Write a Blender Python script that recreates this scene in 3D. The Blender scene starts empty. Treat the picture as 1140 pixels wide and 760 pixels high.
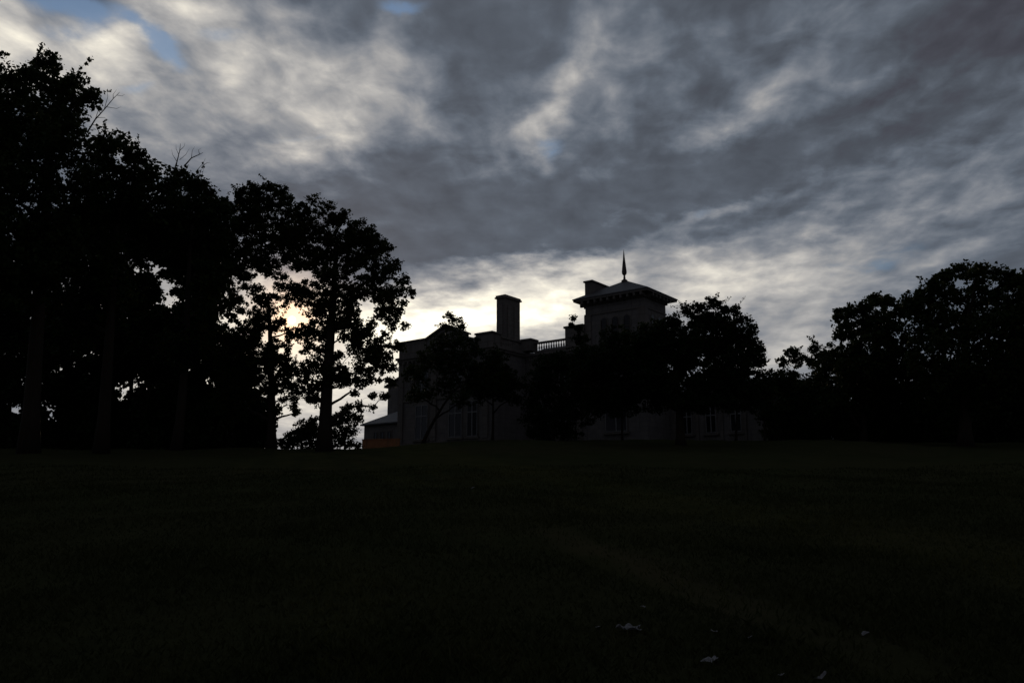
import bpy, math, random
import numpy as np
from mathutils import Vector, Matrix

random.seed(7)
rng = np.random.default_rng(7)
sc = bpy.context.scene
COL = sc.collection
R = math.radians

# ------------------------------------------------------------------ camera
CAM_Z = 1.6
FPX = 920.0                                  # 18 mm on an APS-C body, in pixels of a 1140 px wide frame
PITCH = math.atan(180.0 / FPX)
cam = bpy.data.cameras.new('camera'); camo = bpy.data.objects.new('camera', cam); COL.objects.link(camo)
cam.sensor_width = 22.3; cam.lens = 22.3 * FPX / 1140.0
cam.clip_start = 0.1; cam.clip_end = 6000
camo.location = (0, 0, CAM_Z); camo.rotation_euler = (math.pi / 2 + PITCH, 0, 0)
sc.camera = camo

def ray(px, py):
    x = (px - 570.0) / FPX; y = (380.0 - py) / FPX
    c, s = math.cos(PITCH), math.sin(PITCH)
    return Vector((x, c - y * s, s + y * c))
def at(px, py, Y):
    d = ray(px, py); d *= Y / d.y
    return Vector((d.x, d.y, d.z + CAM_Z))
def azel(px, py):
    d = ray(px, py).normalized()
    return math.degrees(math.atan2(d.x, d.y)), math.degrees(math.asin(d.z))

SUN_AZ, SUN_EL = azel(325, 356)
SUN_DIR = ray(325, 356).normalized()

# ------------------------------------------------------------------ view
sc.render.engine = 'CYCLES'
sc.view_settings.view_transform = 'Standard'; sc.view_settings.look = 'None'
sc.view_settings.exposure = 0.0; sc.view_settings.gamma = 1.0

# ------------------------------------------------------------------ sky
W = bpy.data.worlds.new('World'); sc.world = W; W.use_nodes = True
nt = W.node_tree; nt.nodes.clear()
class NB:
    """tiny expression builder on a node tree"""
    def __init__(s, nt): s.nt = nt
    def n(s, t, **k):
        q = s.nt.nodes.new(t)
        for a, v in k.items(): setattr(q, a, v)
        return q
    def put(s, sock, v):
        if isinstance(v, bpy.types.NodeSocket): s.nt.links.new(v, sock)
        elif v is not None: sock.default_value = v
    def m(s, op, a, b=None, c=None, clamp=False):
        q = s.n('ShaderNodeMath', operation=op, use_clamp=clamp)
        s.put(q.inputs[0], a); s.put(q.inputs[1], b); s.put(q.inputs[2], c)
        return q.outputs[0]
    def v(s, op, a, b=None):
        q = s.n('ShaderNodeVectorMath', operation=op)
        s.put(q.inputs[0], a)
        if b is not None: s.put(q.inputs[3 if op == 'SCALE' else 1], b)
        return q.outputs['Value'] if op in ('LENGTH', 'DOT_PRODUCT') else q.outputs[0]
    def xyz(s, x, y, z):
        q = s.n('ShaderNodeCombineXYZ'); s.put(q.inputs[0], x); s.put(q.inputs[1], y); s.put(q.inputs[2], z); return q.outputs[0]
    def map(s, v, loc=(0,0,0), rot=(0,0,0), scale=(1,1,1), typ='POINT'):
        q = s.n('ShaderNodeMapping', vector_type=typ); s.put(q.inputs[0], v)
        if typ != 'VECTOR': q.inputs[1].default_value = loc
        q.inputs[2].default_value = rot; q.inputs[3].default_value = scale; return q.outputs[0]
    def noise(s, v, scale, detail=6, rough=.55, dist=0.0, color=False, lac=2.0):
        q = s.n('ShaderNodeTexNoise'); s.put(q.inputs['Vector'], v); q.inputs['Scale'].default_value = scale
        q.inputs['Detail'].default_value = detail; q.inputs['Roughness'].default_value = rough
        q.inputs['Distortion'].default_value = dist; q.inputs['Lacunarity'].default_value = lac
        return q.outputs['Color'] if color else q.outputs['Fac']
    def ramp(s, f, stops, interp='LINEAR'):
        q = s.n('ShaderNodeValToRGB'); s.put(q.inputs[0], f); cr = q.color_ramp; cr.interpolation = interp
        while len(cr.elements) < len(stops): cr.elements.new(0.5)
        for e, (p, c) in zip(cr.elements, stops): e.position = p; e.color = (*c, 1)
        return q.outputs[0]
    def mix(s, f, a, b, typ='MIX'):
        q = s.n('ShaderNodeMix', data_type='RGBA', blend_type=typ); s.put(q.inputs[0], f)
        s.put(q.inputs[6], a if not isinstance(a, tuple) else (*a, 1)); s.put(q.inputs[7], b if not isinstance(b, tuple) else (*b, 1))
        return q.outputs[2]
    def rng(s, v, a, b, c=0.0, d=1.0, smooth=False):
        q = s.n('ShaderNodeMapRange'); q.interpolation_type = 'SMOOTHSTEP' if smooth else 'LINEAR'
        s.put(q.inputs[0], v)
        for i, x in enumerate((a, b, c, d)): q.inputs[i + 1].default_value = x
        return q.outputs[0]
w = NB(nt)
tc = w.n('ShaderNodeTexCoord'); D = w.v('NORMALIZE', tc.outputs['Generated'])
sep = w.n('ShaderNodeSeparateXYZ'); w.put(sep.inputs[0], D); dx, dy, dz = sep.outputs
az = w.m('MULTIPLY', w.m('ARCTAN2', dx, dy), 57.2958)
el = w.m('MULTIPLY', w.m('ARCSINE', dz), 57.2958)
# cloud deck coordinates: where the view direction meets a flat layer overhead
den = w.m('ADD', w.m('MAXIMUM', dz, 0.0), 0.10)
P = w.xyz(w.m('DIVIDE', dx, den), w.m('DIVIDE', dy, den), 0.0)
P = w.map(P, rot=(0, 0, R(6.0)))                       # cloud rows run towards a point just left of the house
rows = w.map(P, scale=(1.0, 0.24, 1.0))
n_rows = w.noise(rows, 4.6, 5, .50, 0.35)
n_puff = w.noise(w.map(P, scale=(1.0, .85, 1.0)), 9.5, 6, .54, 0.3)
n_fine = w.noise(w.map(P, scale=(1.0, .60, 1.0)), 15.0, 4, .5, 0.3)
AE = w.xyz(az, el, 0.0)
wc = w.v('SUBTRACT', w.noise(P, 4.0, 6, .58, color=True), (0.5, 0.5, 0.5))
AEW = w.v('ADD', AE, w.v('MULTIPLY', wc, (6.0, 4.6, 0.0)))

def blob(px, py, rx, ry, rot, amp, src=None, acc=0.0):
    """a bank of cloud (or a gap) around one compass direction of the sky"""
    a, e = azel(px, py); k = 1 / 16.2
    q = w.n('ShaderNodeVectorMath', operation='MULTIPLY_ADD')      # the tiny term only keeps the node order sequential
    w.put(q.inputs[0], acc if not isinstance(acc, float) else (0, 0, 0)); q.inputs[1].default_value = (1e-7,) * 3; w.put(q.inputs[2], src or AEW)
    v = w.map(q.outputs[0], loc=(a, e, 0), rot=(0, 0, R(rot)), scale=(rx * k, ry * k, 1.0), typ='TEXTURE')
    L2 = w.v('DOT_PRODUCT', v, v)
    return w.m('MULTIPLY_ADD', w.m('EXPONENT', w.m('MULTIPLY', L2, -1.0)), amp, acc)
def total(lst, src=None, start=0.0):
    r = start
    for q in lst: r = blob(*q, src=src, acc=r)
    return r
BANKS = [  # px, py, rx, ry, rotation, luminance added
    (116, 66, 40, 26, 20, .52), (5, 30, 30, 34, 0, .36), (15, 75, 40, 20, 0, .25), (200, 12, 70, 22, -6, .36), (60, 60, 60, 26, 0, .16), (250, 80, 110, 40, 20, .07), (320, 12, 50, 18, 0, .16),
    (165, 130, 60, 50, 50, .20), (250, 110, 60, 50, 60, .17), (330, 130, 80, 60, 80, .17), (300, 75, 60, 26, 10, .10),
    (430, 60, 30, 70, -14, .13), (470, 100, 50, 40, 30, .08), (400, 110, 60, 40, 30, .13), (340, 168, 60, 12, 10, .20), (440, 150, 60, 30, 20, .05),
    (622, 112, 20, 62, -28, .19), (600, 165, 18, 22, -20, .12), (560, 160, 40, 16, 30, .07), (668, 45, 70, 34, 35, .06), (700, 110, 60, 40, 30, .045),
    (640, 90, 190, 60, 20, .035), (800, 70, 130, 30, 25, .04), (560, 130, 60, 40, 40, .04), (900, 90, 160, 40, 20, .02), (700, 190, 80, 16, 20, .02),
    (850, 103, 120, 22, 22, .055), (960, 95, 70, 14, 10, .06), (835, 122, 24, 20, 20, .08), (800, 150, 60, 16, 25, .06), (1010, 120, 60, 18, 15, .035),
    (1060, 215, 90, 26, 28, .10), (1000, 180, 60, 14, 20, .03), (1120, 165, 50, 16, 25, .03), (930, 155, 60, 12, 20, .03), (1110, 265, 60, 18, 28, .05),
    (800, 238, 60, 8, 14, .13), (920, 230, 40, 9, 18, .07), (900, 208, 50, 10, 16, .05), (700, 243, 60, 9, -15, .07), (860, 255, 90, 10, 14, .05),
    (950, 275, 120, 20, 18, .10), (860, 290, 90, 20, 14, .15), (780, 285, 60, 10, 10, .08), (980, 320, 70, 18, 18, .06), (1060, 280, 60, 10, 20, .05),
    (850, 340, 90, 26, 6, .22), (800, 320, 80, 26, 0, .18), (900, 372, 80, 20, 10, .24), (870, 398, 60, 14, 0, .15), (900, 310, 90, 24, 0, .12),
    (690, 292, 130, 16, 4, .16), (760, 318, 90, 20, 0, .12), (620, 300, 60, 12, 8, .10),
    (500, 352, 115, 26, 6, .86), (610, 345, 80, 22, 0, .20), (600, 330, 80, 26, 4, .28), (640, 300, 60, 14, 8, .14), (560, 310, 60, 16, 20, .14), (640, 350, 70, 40, 0, .28), (480, 385, 80, 50, 0, .55),
    (740, 440, 420, 50, 0, .16), (330, 425, 170, 70, 0, .45), (310, 350, 90, 40, 0, .30), (170, 380, 160, 95, 0, .36),
    # dark bars
    (430, 215, 170, 30, -8, -.035), (330, 235, 90, 30, -6, -.02), (620, 225, 170, 34, 4, -.03), (760, 200, 120, 24, 12, -.03), (375, 25, 44, 26, 20, -.06),
    (545, 60, 60, 80, 40, -.035), (1060, 50, 190, 80, 10, -.040), (640, 268, 130, 12, 6, -.04), (930, 255, 60, 8, 18, -.03), (500, 285, 80, 18, 4, -.05), (960, 345, 60, 14, 14, -.07),
    (290, 40, 50, 16, 15, -.10), (870, 175, 110, 18, 12, -.035), (860, 60, 120, 16, 24, -.02), (225, 90, 14, 30, -10, -.05), (700, 150, 60, 30, 40, -.02), (1000, 145, 90, 12, 14, -.03), (740, 340, 60, 30, 0, -.0),
]
lum = total(BANKS, start=0.108)
# away from the sun the deck is thicker and darker
toward = w.v('DOT_PRODUCT', D, tuple(Vector((SUN_DIR.x, SUN_DIR.y, 0)).normalized()))
back = w.rng(toward, -0.3, 0.85, 0.45, 1.0, True)
floor_ = w.m('MULTIPLY', total([(1110, 20, 260, 130, 12, -.046), (700, 120, 500, 300, 0, -.006)], start=.116), back)
lum = w.m('MULTIPLY', w.m('MAXIMUM', lum, 0.06), back)
# texture of the deck
tex = w.m('ADD', w.m('MULTIPLY', w.m('SUBTRACT', n_rows, .5), 1.6), w.m('MULTIPLY', w.m('SUBTRACT', n_puff, .5), 2.0))
tex = w.m('ADD', tex, w.m('MULTIPLY', w.m('SUBTRACT', n_fine, .5), 1.0))
low = w.rng(el, 6.0, 24.0, 0.28, 1.0, True)
tex = w.m('MULTIPLY', tex, low)
lumt = w.m('MULTIPLY', lum, w.m('EXPONENT', tex))
lumt = w.m('SMOOTH_MAX', lumt, w.m('MULTIPLY', floor_, w.m('EXPONENT', w.m('MULTIPLY', tex, .42))), 0.03)
# colour of cloud by its brightness (thick: slate; thin, lit: cream)
cl = w.ramp(w.m('POWER', lumt, 0.5), [(0.0, (1.0, 1.0, 1.26)), (.255, (.95, .99, 1.25)), (.29, (.87, 1.0, 1.24)), (.37, (.85, 1.0, 1.24)), (.45, (.91, 1.0, 1.16)), (.58, (1.00, 1.0, 1.02)), (.76, (1.05, 1.0, .92)), (1.0, (1.07, 1.0, .83))])
ml = w.xyz(lumt, lumt, lumt)
cloud = w.mix(1.0, cl, ml, 'MULTIPLY')
# clear sky seen through the gaps
sky = w.n('ShaderNodeTexSky', sky_type='NISHITA', sun_disc=False)
sky.sun_elevation = R(SUN_EL); sky.sun_rotation = R(SUN_AZ); sky.air_density = 1.2; sky.dust_density = 0.6; sky.ozone_density = 2.0
skyc = w.v('MULTIPLY', sky.outputs[0], (0.055, 0.068, 0.085))
AE2 = w.v('ADD', AE, w.v('MULTIPLY', wc, (3.5, 3.5, 0.0)))
GAPS = [(82, 16, 56, 15, -3, 1.0), (160, 38, 30, 9, -25, .75), (186, 60, 24, 11, -20, .8), (146, 98, 26, 7, 25, .5), (248, 46, 36, 8, 10, .5), (448, 2, 30, 7, 0, .9),
        (78, 50, 30, 9, 10, .5), (345, 160, 70, 6, 10, .25), (615, 165, 20, 14, 40, .45), (590, 135, 16, 24, -30, .2), (780, 243, 30, 7, 20, .3), (975, 290, 60, 14, 12, .35), (960, 175, 30, 8, 15, .15),
        (250, -90, 140, 40, 10, .7)]
gap = total(GAPS, src=AE2)
gap = w.rng(w.m('MULTIPLY', gap, w.rng(n_puff, .30, .66, 1.5, .45)), .12, .85, 0.0, 1.0, True)
col = w.mix(w.m('MULTIPLY', gap, .84), cloud, skyc)
# the sun itself, veiled by thin cloud
sd = w.v('DOT_PRODUCT', D, tuple(SUN_DIR))
ang = w.m('MULTIPLY', w.m('ARCCOSINE', w.m('MINIMUM', sd, 1.0)), 57.2958)
disc = w.m('MULTIPLY', w.rng(ang, .17, .26, 1.0, 0.0, True), 45.0)
aur = w.m('MULTIPLY', w.m('EXPONENT', w.m('MULTIPLY', ang, -1.0)), 1.5)
aur2 = w.m('MULTIPLY', w.m('EXPONENT', w.m('MULTIPLY', ang, -0.16)), .04)
glow = w.m('ADD', disc, w.m('ADD', aur, aur2))
gl = w.v('MULTIPLY', w.xyz(glow, glow, glow), (1.3, .56, .11))
col = w.v('ADD', col, gl)
bg = w.n('ShaderNodeBackground'); w.put(bg.inputs[0], col); bg.inputs[1].default_value = 1.0
# the Nishita term above is scaled by 0.055 to 0.085, the clouds are given in the same units
wo = w.n('ShaderNodeOutputWorld'); nt.links.new(bg.outputs[0], wo.inputs[0])
W.cycles.sampling_method = 'MANUAL'; W.cycles.sample_map_resolution = 1024

# ------------------------------------------------------------------ sun lamp
sl = bpy.data.lights.new('sun', 'SUN'); slo = bpy.data.objects.new('sun', sl); COL.objects.link(slo)
sl.energy = 0.35; sl.angle = R(0.6); sl.color = (1.0, .78, .52)
slo.rotation_euler = (-SUN_DIR).to_track_quat('-Z', 'Y').to_euler()

# ------------------------------------------------------------------ helpers
def tag(o, label=None, cat=None, group=None, kind=None):
    if label: o['label'] = label
    if cat: o['category'] = cat
    if group: o['group'] = group
    if kind: o['kind'] = kind
    return o
def empty(name, loc, rz=0.0):
    o = bpy.data.objects.new(name, None); COL.objects.link(o); o.location = loc; o.rotation_euler = (0, 0, rz)
    o.empty_display_size = .5
    return o
def np_mesh(name, verts, faces, mat, parent=None, smooth=False):
    """verts (n,3), faces (m,k) with one k"""
    verts = np.asarray(verts, dtype=np.float32); faces = np.asarray(faces, dtype=np.int32)
    me = bpy.data.meshes.new(name); k = faces.shape[1]
    me.vertices.add(len(verts)); me.vertices.foreach_set('co', verts.ravel())
    me.loops.add(faces.size); me.loops.foreach_set('vertex_index', faces.ravel())
    me.polygons.add(len(faces)); me.polygons.foreach_set('loop_start', np.arange(0, faces.size, k, dtype=np.int32))
    me.polygons.foreach_set('loop_total', np.full(len(faces), k, dtype=np.int32))
    if smooth: me.polygons.foreach_set('use_smooth', np.ones(len(faces), dtype=bool))
    me.update(calc_edges=True); me.materials.append(mat)
    o = bpy.data.objects.new(name, me); COL.objects.link(o)
    if parent: o.parent = parent
    return o
class MB:
    def __init__(s): s.v = []; s.f = []
    def add(s, vs, fs):
        b = len(s.v); s.v += [tuple(v) for v in vs]; s.f += [tuple(i + b for i in f) for f in fs]; return s
    def box(s, x0, x1, y0, y1, z0, z1):
        return s.add([(x0,y0,z0),(x1,y0,z0),(x1,y1,z0),(x0,y1,z0),(x0,y0,z1),(x1,y0,z1),(x1,y1,z1),(x0,y1,z1)],
                     [(0,3,2,1),(4,5,6,7),(0,1,5,4),(1,2,6,5),(2,3,7,6),(3,0,4,7)])
    def lathe(s, cx, cy, prof, n=8, flat=False):
        vs = []; fs = []
        for r, z in prof:
            for i in range(n):
                a = 2 * math.pi * i / n; vs.append((cx + r * math.cos(a), cy + r * math.sin(a), z))
        for j in range(len(prof) - 1):
            for i in range(n):
                k = (i + 1) % n; fs.append((j*n+i, j*n+k, (j+1)*n+k, (j+1)*n+i))
        fs.append(tuple(range(n))[::-1]); fs.append(tuple((len(prof)-1)*n + i for i in range(n)))
        return s.add(vs, fs)
    def tube(s, pts, rad, n=6):
        pts = [Vector(p) for p in pts]; vs = []; fs = []
        for i, p in enumerate(pts):
            t = (pts[min(i+1, len(pts)-1)] - pts[max(i-1, 0)]).normalized()
            u = t.cross(Vector((0.31, 1.0, 0.12)));
            if u.length < .05: u = t.cross(Vector((1, 0, 0)))
            u.normalize(); q = t.cross(u)
            for k in range(n):
                a = 2 * math.pi * k / n; vs.append(p + (u * math.cos(a) + q * math.sin(a)) * rad[i])
        for j in range(len(pts) - 1):
            for k in range(n):
                l = (k + 1) % n; fs.append((j*n+k, j*n+l, (j+1)*n+l, (j+1)*n+k))
        fs.append(tuple(range(n))[::-1]); fs.append(tuple((len(pts)-1)*n + k for k in range(n)))
        return s.add(vs, fs)
    def prism(s, poly, axis, a, b):
        """extrude a polygon: axis 'y' -> poly is (x,z); axis 'x' -> poly is (y,z); axis 'z' -> poly is (x,y)"""
        n = len(poly)
        f = {'y': lambda p, t: (p[0], t, p[1]), 'x': lambda p, t: (t, p[0], p[1]), 'z': lambda p, t: (p[0], p[1], t)}[axis]
        vs = [f(p, a) for p in poly] + [f(p, b) for p in poly]
        fs = [tuple(range(n)), tuple(range(n, 2*n))[::-1]] + [(i, i + n, (i+1) % n + n, (i+1) % n) for i in range(n)]
        return s.add(vs, fs)
    def build(s, name, mat, parent=None, smooth=False, bevel=0):
        me = bpy.data.meshes.new(name); me.from_pydata(s.v, [], s.f); me.update()
        me.materials.append(mat)
        if smooth:
            for p in me.polygons: p.use_smooth = True
        o = bpy.data.objects.new(name, me); COL.objects.link(o)
        if parent: o.parent = parent
        if bevel:
            m = o.modifiers.new('b', 'BEVEL'); m.width = bevel; m.segments = 2; m.limit_method = 'ANGLE'
        return o

# ------------------------------------------------------------------ materials
def mat(name, fn):
    m = bpy.data.materials.new(name); m.use_nodes = True; t = m.node_tree; t.nodes.clear(); b = NB(t)
    p = b.n('ShaderNodeBsdfPrincipled'); o = b.n('ShaderNodeOutputMaterial'); t.links.new(p.outputs[0], o.inputs[0])
    co = b.n('ShaderNodeTexCoord').outputs['Object']
    fn(b, p, co, o); return m
def bump(b, p, h, strength, dist):
    q = b.n('ShaderNodeBump'); q.inputs['Strength'].default_value = strength; q.inputs['Distance'].default_value = dist
    b.put(q.inputs['Height'], h); b.put(p.inputs['Normal'], q.outputs[0])
def f_leaf(c1, c2, scale, spec=.08):
    def fn(b, p, co, o):
        n = b.noise(co, scale, 3, .6)
        c = b.mix(b.rng(n, .35, .65), c1, c2)
        b.put(p.inputs['Base Color'], c); p.inputs['Roughness'].default_value = .62; p.inputs['Specular IOR Level'].default_value = spec
        tr = b.n('ShaderNodeBsdfTranslucent'); b.put(tr.inputs[0], b.mix(.5, c, (.10, .13, .02)))
        mx = b.n('ShaderNodeMixShader'); mx.inputs[0].default_value = .12
        b.nt.links.new(p.outputs[0], mx.inputs[1]); b.nt.links.new(tr.outputs[0], mx.inputs[2]); b.nt.links.new(mx.outputs[0], o.inputs[0])
    return fn
M = {}
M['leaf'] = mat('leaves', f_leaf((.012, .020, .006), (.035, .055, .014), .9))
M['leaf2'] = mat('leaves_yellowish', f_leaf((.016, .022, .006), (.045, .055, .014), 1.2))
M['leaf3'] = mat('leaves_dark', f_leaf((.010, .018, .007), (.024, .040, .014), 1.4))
def f_bark(b, p, co, o):
    n = b.noise(b.map(co, scale=(6, 6, 1.1)), 2.0, 6, .65)
    b.put(p.inputs['Base Color'], b.mix(n, (.02, .016, .012), (.065, .052, .038))); p.inputs['Roughness'].default_value = .95
    p.inputs['Specular IOR Level'].default_value = .1
    bump(b, p, n, .8, .05)
M['bark'] = mat('bark', f_bark)
def f_stone(c1, c2, course, spec=.2):
    def fn(b, p, co, o):
        s = b.n('ShaderNodeTexBrick'); s.offset = .5
        sx = b.n('ShaderNodeSeparateXYZ'); b.put(sx.inputs[0], co)
        v = b.xyz(b.m('ADD', sx.outputs[0], sx.outputs[1]), sx.outputs[2], 0.0); b.put(s.inputs['Vector'], v)
        s.inputs['Scale'].default_value = 1.0; s.inputs['Brick Width'].default_value = course * 2.1; s.inputs['Row Height'].default_value = course
        s.inputs['Mortar Size'].default_value = course * .035; s.inputs['Color1'].default_value = (*c1, 1); s.inputs['Color2'].default_value = (*c2, 1)
        s.inputs['Mortar'].default_value = (*[x * .62 for x in c1], 1)
        n = b.noise(co, 1.3, 6, .65); st = b.noise(b.map(co, scale=(3.2, 3.2, .35)), 1.0, 5, .6)
        c = b.mix(b.rng(n, .3, .75, 0, .55), s.outputs[0], (c1[0]*.55, c1[1]*.53, c1[2]*.5))
        c = b.mix(b.rng(st, .52, .72, 0, .5), c, (.10, .095, .085))
        b.put(p.inputs['Base Color'], c); p.inputs['Roughness'].default_value = .9; p.inputs['Specular IOR Level'].default_value = spec
        bump(b, p, b.m('ADD', b.m('MULTIPLY', s.outputs['Fac'], -1.0), b.m('MULTIPLY', b.noise(co, 14, 4, .6), .4)), .6, .02)
    return fn
M['stone'] = mat('pale_render_stone', f_stone((.25, .235, .22), (.205, .197, .186), .42))
M['stone_trim'] = mat('stone_trim', f_stone((.23, .21, .186), (.20, .188, .168), .9))
M['chimney'] = mat('chimney_stone', f_stone((.22, .20, .18), (.17, .155, .14), .3))
M['brick'] = mat('orange_brick', f_stone((.78, .36, .18), (.68, .29, .13), .075))
def f_roof(b, p, co, o):
    wv = b.n('ShaderNodeTexWave', wave_type='BANDS', bands_direction='Z'); b.put(wv.inputs[0], co); wv.inputs['Scale'].default_value = 5; wv.inputs['Distortion'].default_value = .4
    n = b.noise(co, 2.5, 5, .6)
    b.put(p.inputs['Base Color'], b.mix(n, (.055, .055, .06), (.12, .115, .11))); p.inputs['Roughness'].default_value = .6
    bump(b, p, wv.outputs[0], .4, .02)
M['roof'] = mat('slate_roof', f_roof)
def f_plain(c, r=.5, sp=.4, sc=6.0, metal=0.0):
    def fn(b, p, co, o):
        n = b.noise(co, sc, 4, .6); d = tuple(x * .65 for x in c)
        b.put(p.inputs['Base Color'], b.mix(b.rng(n, .35, .7), c, d)); p.inputs['Roughness'].default_value = r; p.inputs['Specular IOR Level'].default_value = sp; p.inputs['Metallic'].default_value = metal
    return fn
M['frame'] = mat('white_paint', f_plain((.34, .34, .335), .6, .2))
M['lead'] = mat('dark_metal', f_plain((.10, .085, .075), .5, .4, 6, .6))
M['glass'] = mat('window_glass', f_plain((.012, .014, .016), .18, .5))
M['litter'] = mat('white_paper', f_plain((.28, .28, .275), .8, .1, 30))

def f_ground(b, p, co, o):
    big = b.noise(co, .09, 5, .6); mid = b.noise(co, .9, 6, .65); fin = b.noise(co, 22, 5, .7)
    c = b.mix(b.rng(mid, .3, .7), (.034, .040, .017), (.056, .060, .026))
    c = b.mix(b.rng(big, .45, .65, 0, .6), c, (.056, .052, .026))
    # bare earth shows where people cut across the lawn
    sx = b.n('ShaderNodeSeparateXYZ'); b.put(sx.inputs[0], co)
    A, B = at_path[0], at_path[1]
    d = (B - A).xy; L = d.length; d = d / L
    rx = b.m('SUBTRACT', sx.outputs[0], A.x); ry = b.m('SUBTRACT', sx.outputs[1], A.y)
    along = b.m('ADD', b.m('MULTIPLY', rx, d.x), b.m('MULTIPLY', ry, d.y))
    across = b.m('ADD', b.m('MULTIPLY', rx, -d.y), b.m('MULTIPLY', ry, d.x))
    across = b.m('ADD', across, b.m('MULTIPLY', b.m('SUBTRACT', b.noise(co, .22, 3), .5), 2.2))
    wdt = b.rng(b.m('ABSOLUTE', across), .12, .62, 1.0, 0.0, True)
    wdt = b.m('MULTIPLY', wdt, b.m('MULTIPLY', b.rng(along, -2.5, 1.0, 0, 1, True), b.rng(along, L - 3, L + 2.0, 1, 0, True)))
    wdt = b.m('MULTIPLY', wdt, b.rng(mid, .25, .6, .35, 1.0))
    c = b.mix(wdt, c, (.062, .057, .032))
    b.put(p.inputs['Base Color'], c); p.inputs['Roughness'].default_value = 1.0; p.inputs['Specular IOR Level'].default_value = 0.0
    bump(b, p, b.m('ADD', b.m('MULTIPLY', mid, .35), b.m('MULTIPLY', fin, .5)), 1.0, .09)

# ------------------------------------------------------------------ ground
def sst(x, a, b):
    t = np.clip((x - a) / (b - a), 0, 1); return t * t * (3 - 2 * t)
_gp = np.array([[-400, -36], [0, 0.0], [6, .50], [30, 2.66], [60, 5.40], [80, 6.66], [95, 7.25], [120, 7.5], [200, 6.0], [500, -4], [5000, -60]])
_gx = np.arange(-400, 5001, 1.0); _gz = np.interp(_gx, _gp[:, 0], _gp[:, 1])
_k = np.exp(-0.5 * (np.arange(-12, 13) / 4.0) ** 2); _k /= _k.sum()
_gz = np.convolve(np.pad(_gz, 12, mode='edge'), _k, mode='valid')
_gz -= np.interp(0, _gx, _gz)
def gz(x, y):
    x = np.asarray(x, float); y = np.asarray(y, float)
    z = np.interp(y, _gx, _gz)
    mound = sst(x, -12.5, -3) * (1 - sst(x, 24, 34)) * sst(y, 50, 68) * (1 - sst(y, 92, 120))
    z = z + .72 * mound + .50 * sst(x, 15, 30) * sst(y, 46, 68) * (1 - .9 * sst(y, 100, 160)) * (1 - mound)
    n = .10 * np.sin(x * .31 + 1.3) * np.sin(y * .23 + .4) + .05 * np.sin(x * .83 + y * .5) + .03 * np.sin(x * 1.9 - y * 1.3)
    return z + n * sst(y, 2, 12) * (.35 + .65 * sst(y, 12, 40)) 
def G(x, y): return float(gz(x, y))
def on_ground(px, py):
    """where the line of sight through this spot of the photograph meets the lawn"""
    d = ray(px, py); t = 4.0
    while t < 140:
        if CAM_Z + d.z * t <= G(d.x * t, d.y * t): break
        t += .02
    return Vector((d.x * t, d.y * t, G(d.x * t, d.y * t)))
at_path = [on_ground(628, 597), on_ground(905, 712)]
M['lawn'] = mat('lawn', f_ground)
def grow(a, b, n, p):  # spacing that widens outward
    t = np.linspace(0, 1, n); return a + (b - a) * t ** p
xs = np.concatenate([-grow(40, 4000, 40, 3)[::-1], np.linspace(-39.5, 39.5, 130), grow(40, 4000, 40, 3)])
ys = np.concatenate([-grow(8, 380, 16, 2.2)[::-1], np.linspace(-7.5, 20, 60), np.linspace(20.4, 110, 150), grow(111, 4500, 40, 2.6)])
X, Y = np.meshgrid(xs, ys); Z = gz(X, Y)
V = np.stack([X.ravel(), Y.ravel(), Z.ravel()], 1); nx, ny = len(xs), len(ys)
I = np.arange(nx * ny).reshape(ny, nx)
F = np.stack([I[:-1, :-1], I[:-1, 1:], I[1:, 1:], I[1:, :-1]], -1).reshape(-1, 4)
tag(np_mesh('ground', V, F, M['lawn'], smooth=True), kind='structure')

# grass blades over the part of the slope one can make out
def blades(n, y0, y1, h, wd):
    yy = y0 * (y1 / y0) ** rng.random(n); xx = (rng.random(n) * 2 - 1) * (yy * .68 + 1.2)
    A, B = at_path; d = np.array([(B - A).x, (B - A).y]); L = np.linalg.norm(d); d /= L
    al = (xx - A.x) * d[0] + (yy - A.y) * d[1]; ac = np.abs(-(xx - A.x) * d[1] + (yy - A.y) * d[0] + .2 * np.sin(al * .7))
    keep = ~((ac < .32) & (al > -1) & (al < L + 1) & (rng.random(n) < .75))
    patch = np.sin(xx * 1.1 + 2 * np.sin(yy * .6)) * np.sin(yy * .9 + 1.5 * np.sin(xx * .5))
    keep &= rng.random(n) < .7 + .25 * patch
    xx, yy = xx[keep], yy[keep]; n = len(xx); patch = patch[keep]
    zz = gz(xx, yy) - .01
    a = rng.random(n) * 6.283; hh = h * (.5 + .8 * rng.random(n)) * (1 + .3 * patch) * (1 + yy * .012); ww = wd * (.6 + .8 * rng.random(n)) * (1 + yy * .05)
    lean = hh * (.3 + .9 * rng.random(n)); la = rng.random(n) * 6.283
    b = np.stack([xx, yy, zz], 1); s = np.stack([np.cos(a) * ww, np.sin(a) * ww, 0 * a], 1)
    tip = b + np.stack([np.cos(la) * lean, np.sin(la) * lean, hh], 1); mid = b + np.stack([np.cos(la) * lean * .35, np.sin(la) * lean * .35, hh * .6], 1)
    v = np.stack([b - s, b + s, mid + s * .7, tip, mid - s * .7], 1).reshape(-1, 3)
    return v, np.arange(n * 5).reshape(-1, 5)
M['grass'] = mat('grass_blades', f_leaf((.036, .044, .018), (.062, .064, .028), .8, 0.0))
v1, f1 = blades(150000, 5.5, 34, .055, .006)
tag(np_mesh('grass', v1, f1, M['grass']), 'short dark grass covering the foreground slope', 'grass', kind='stuff')

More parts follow.
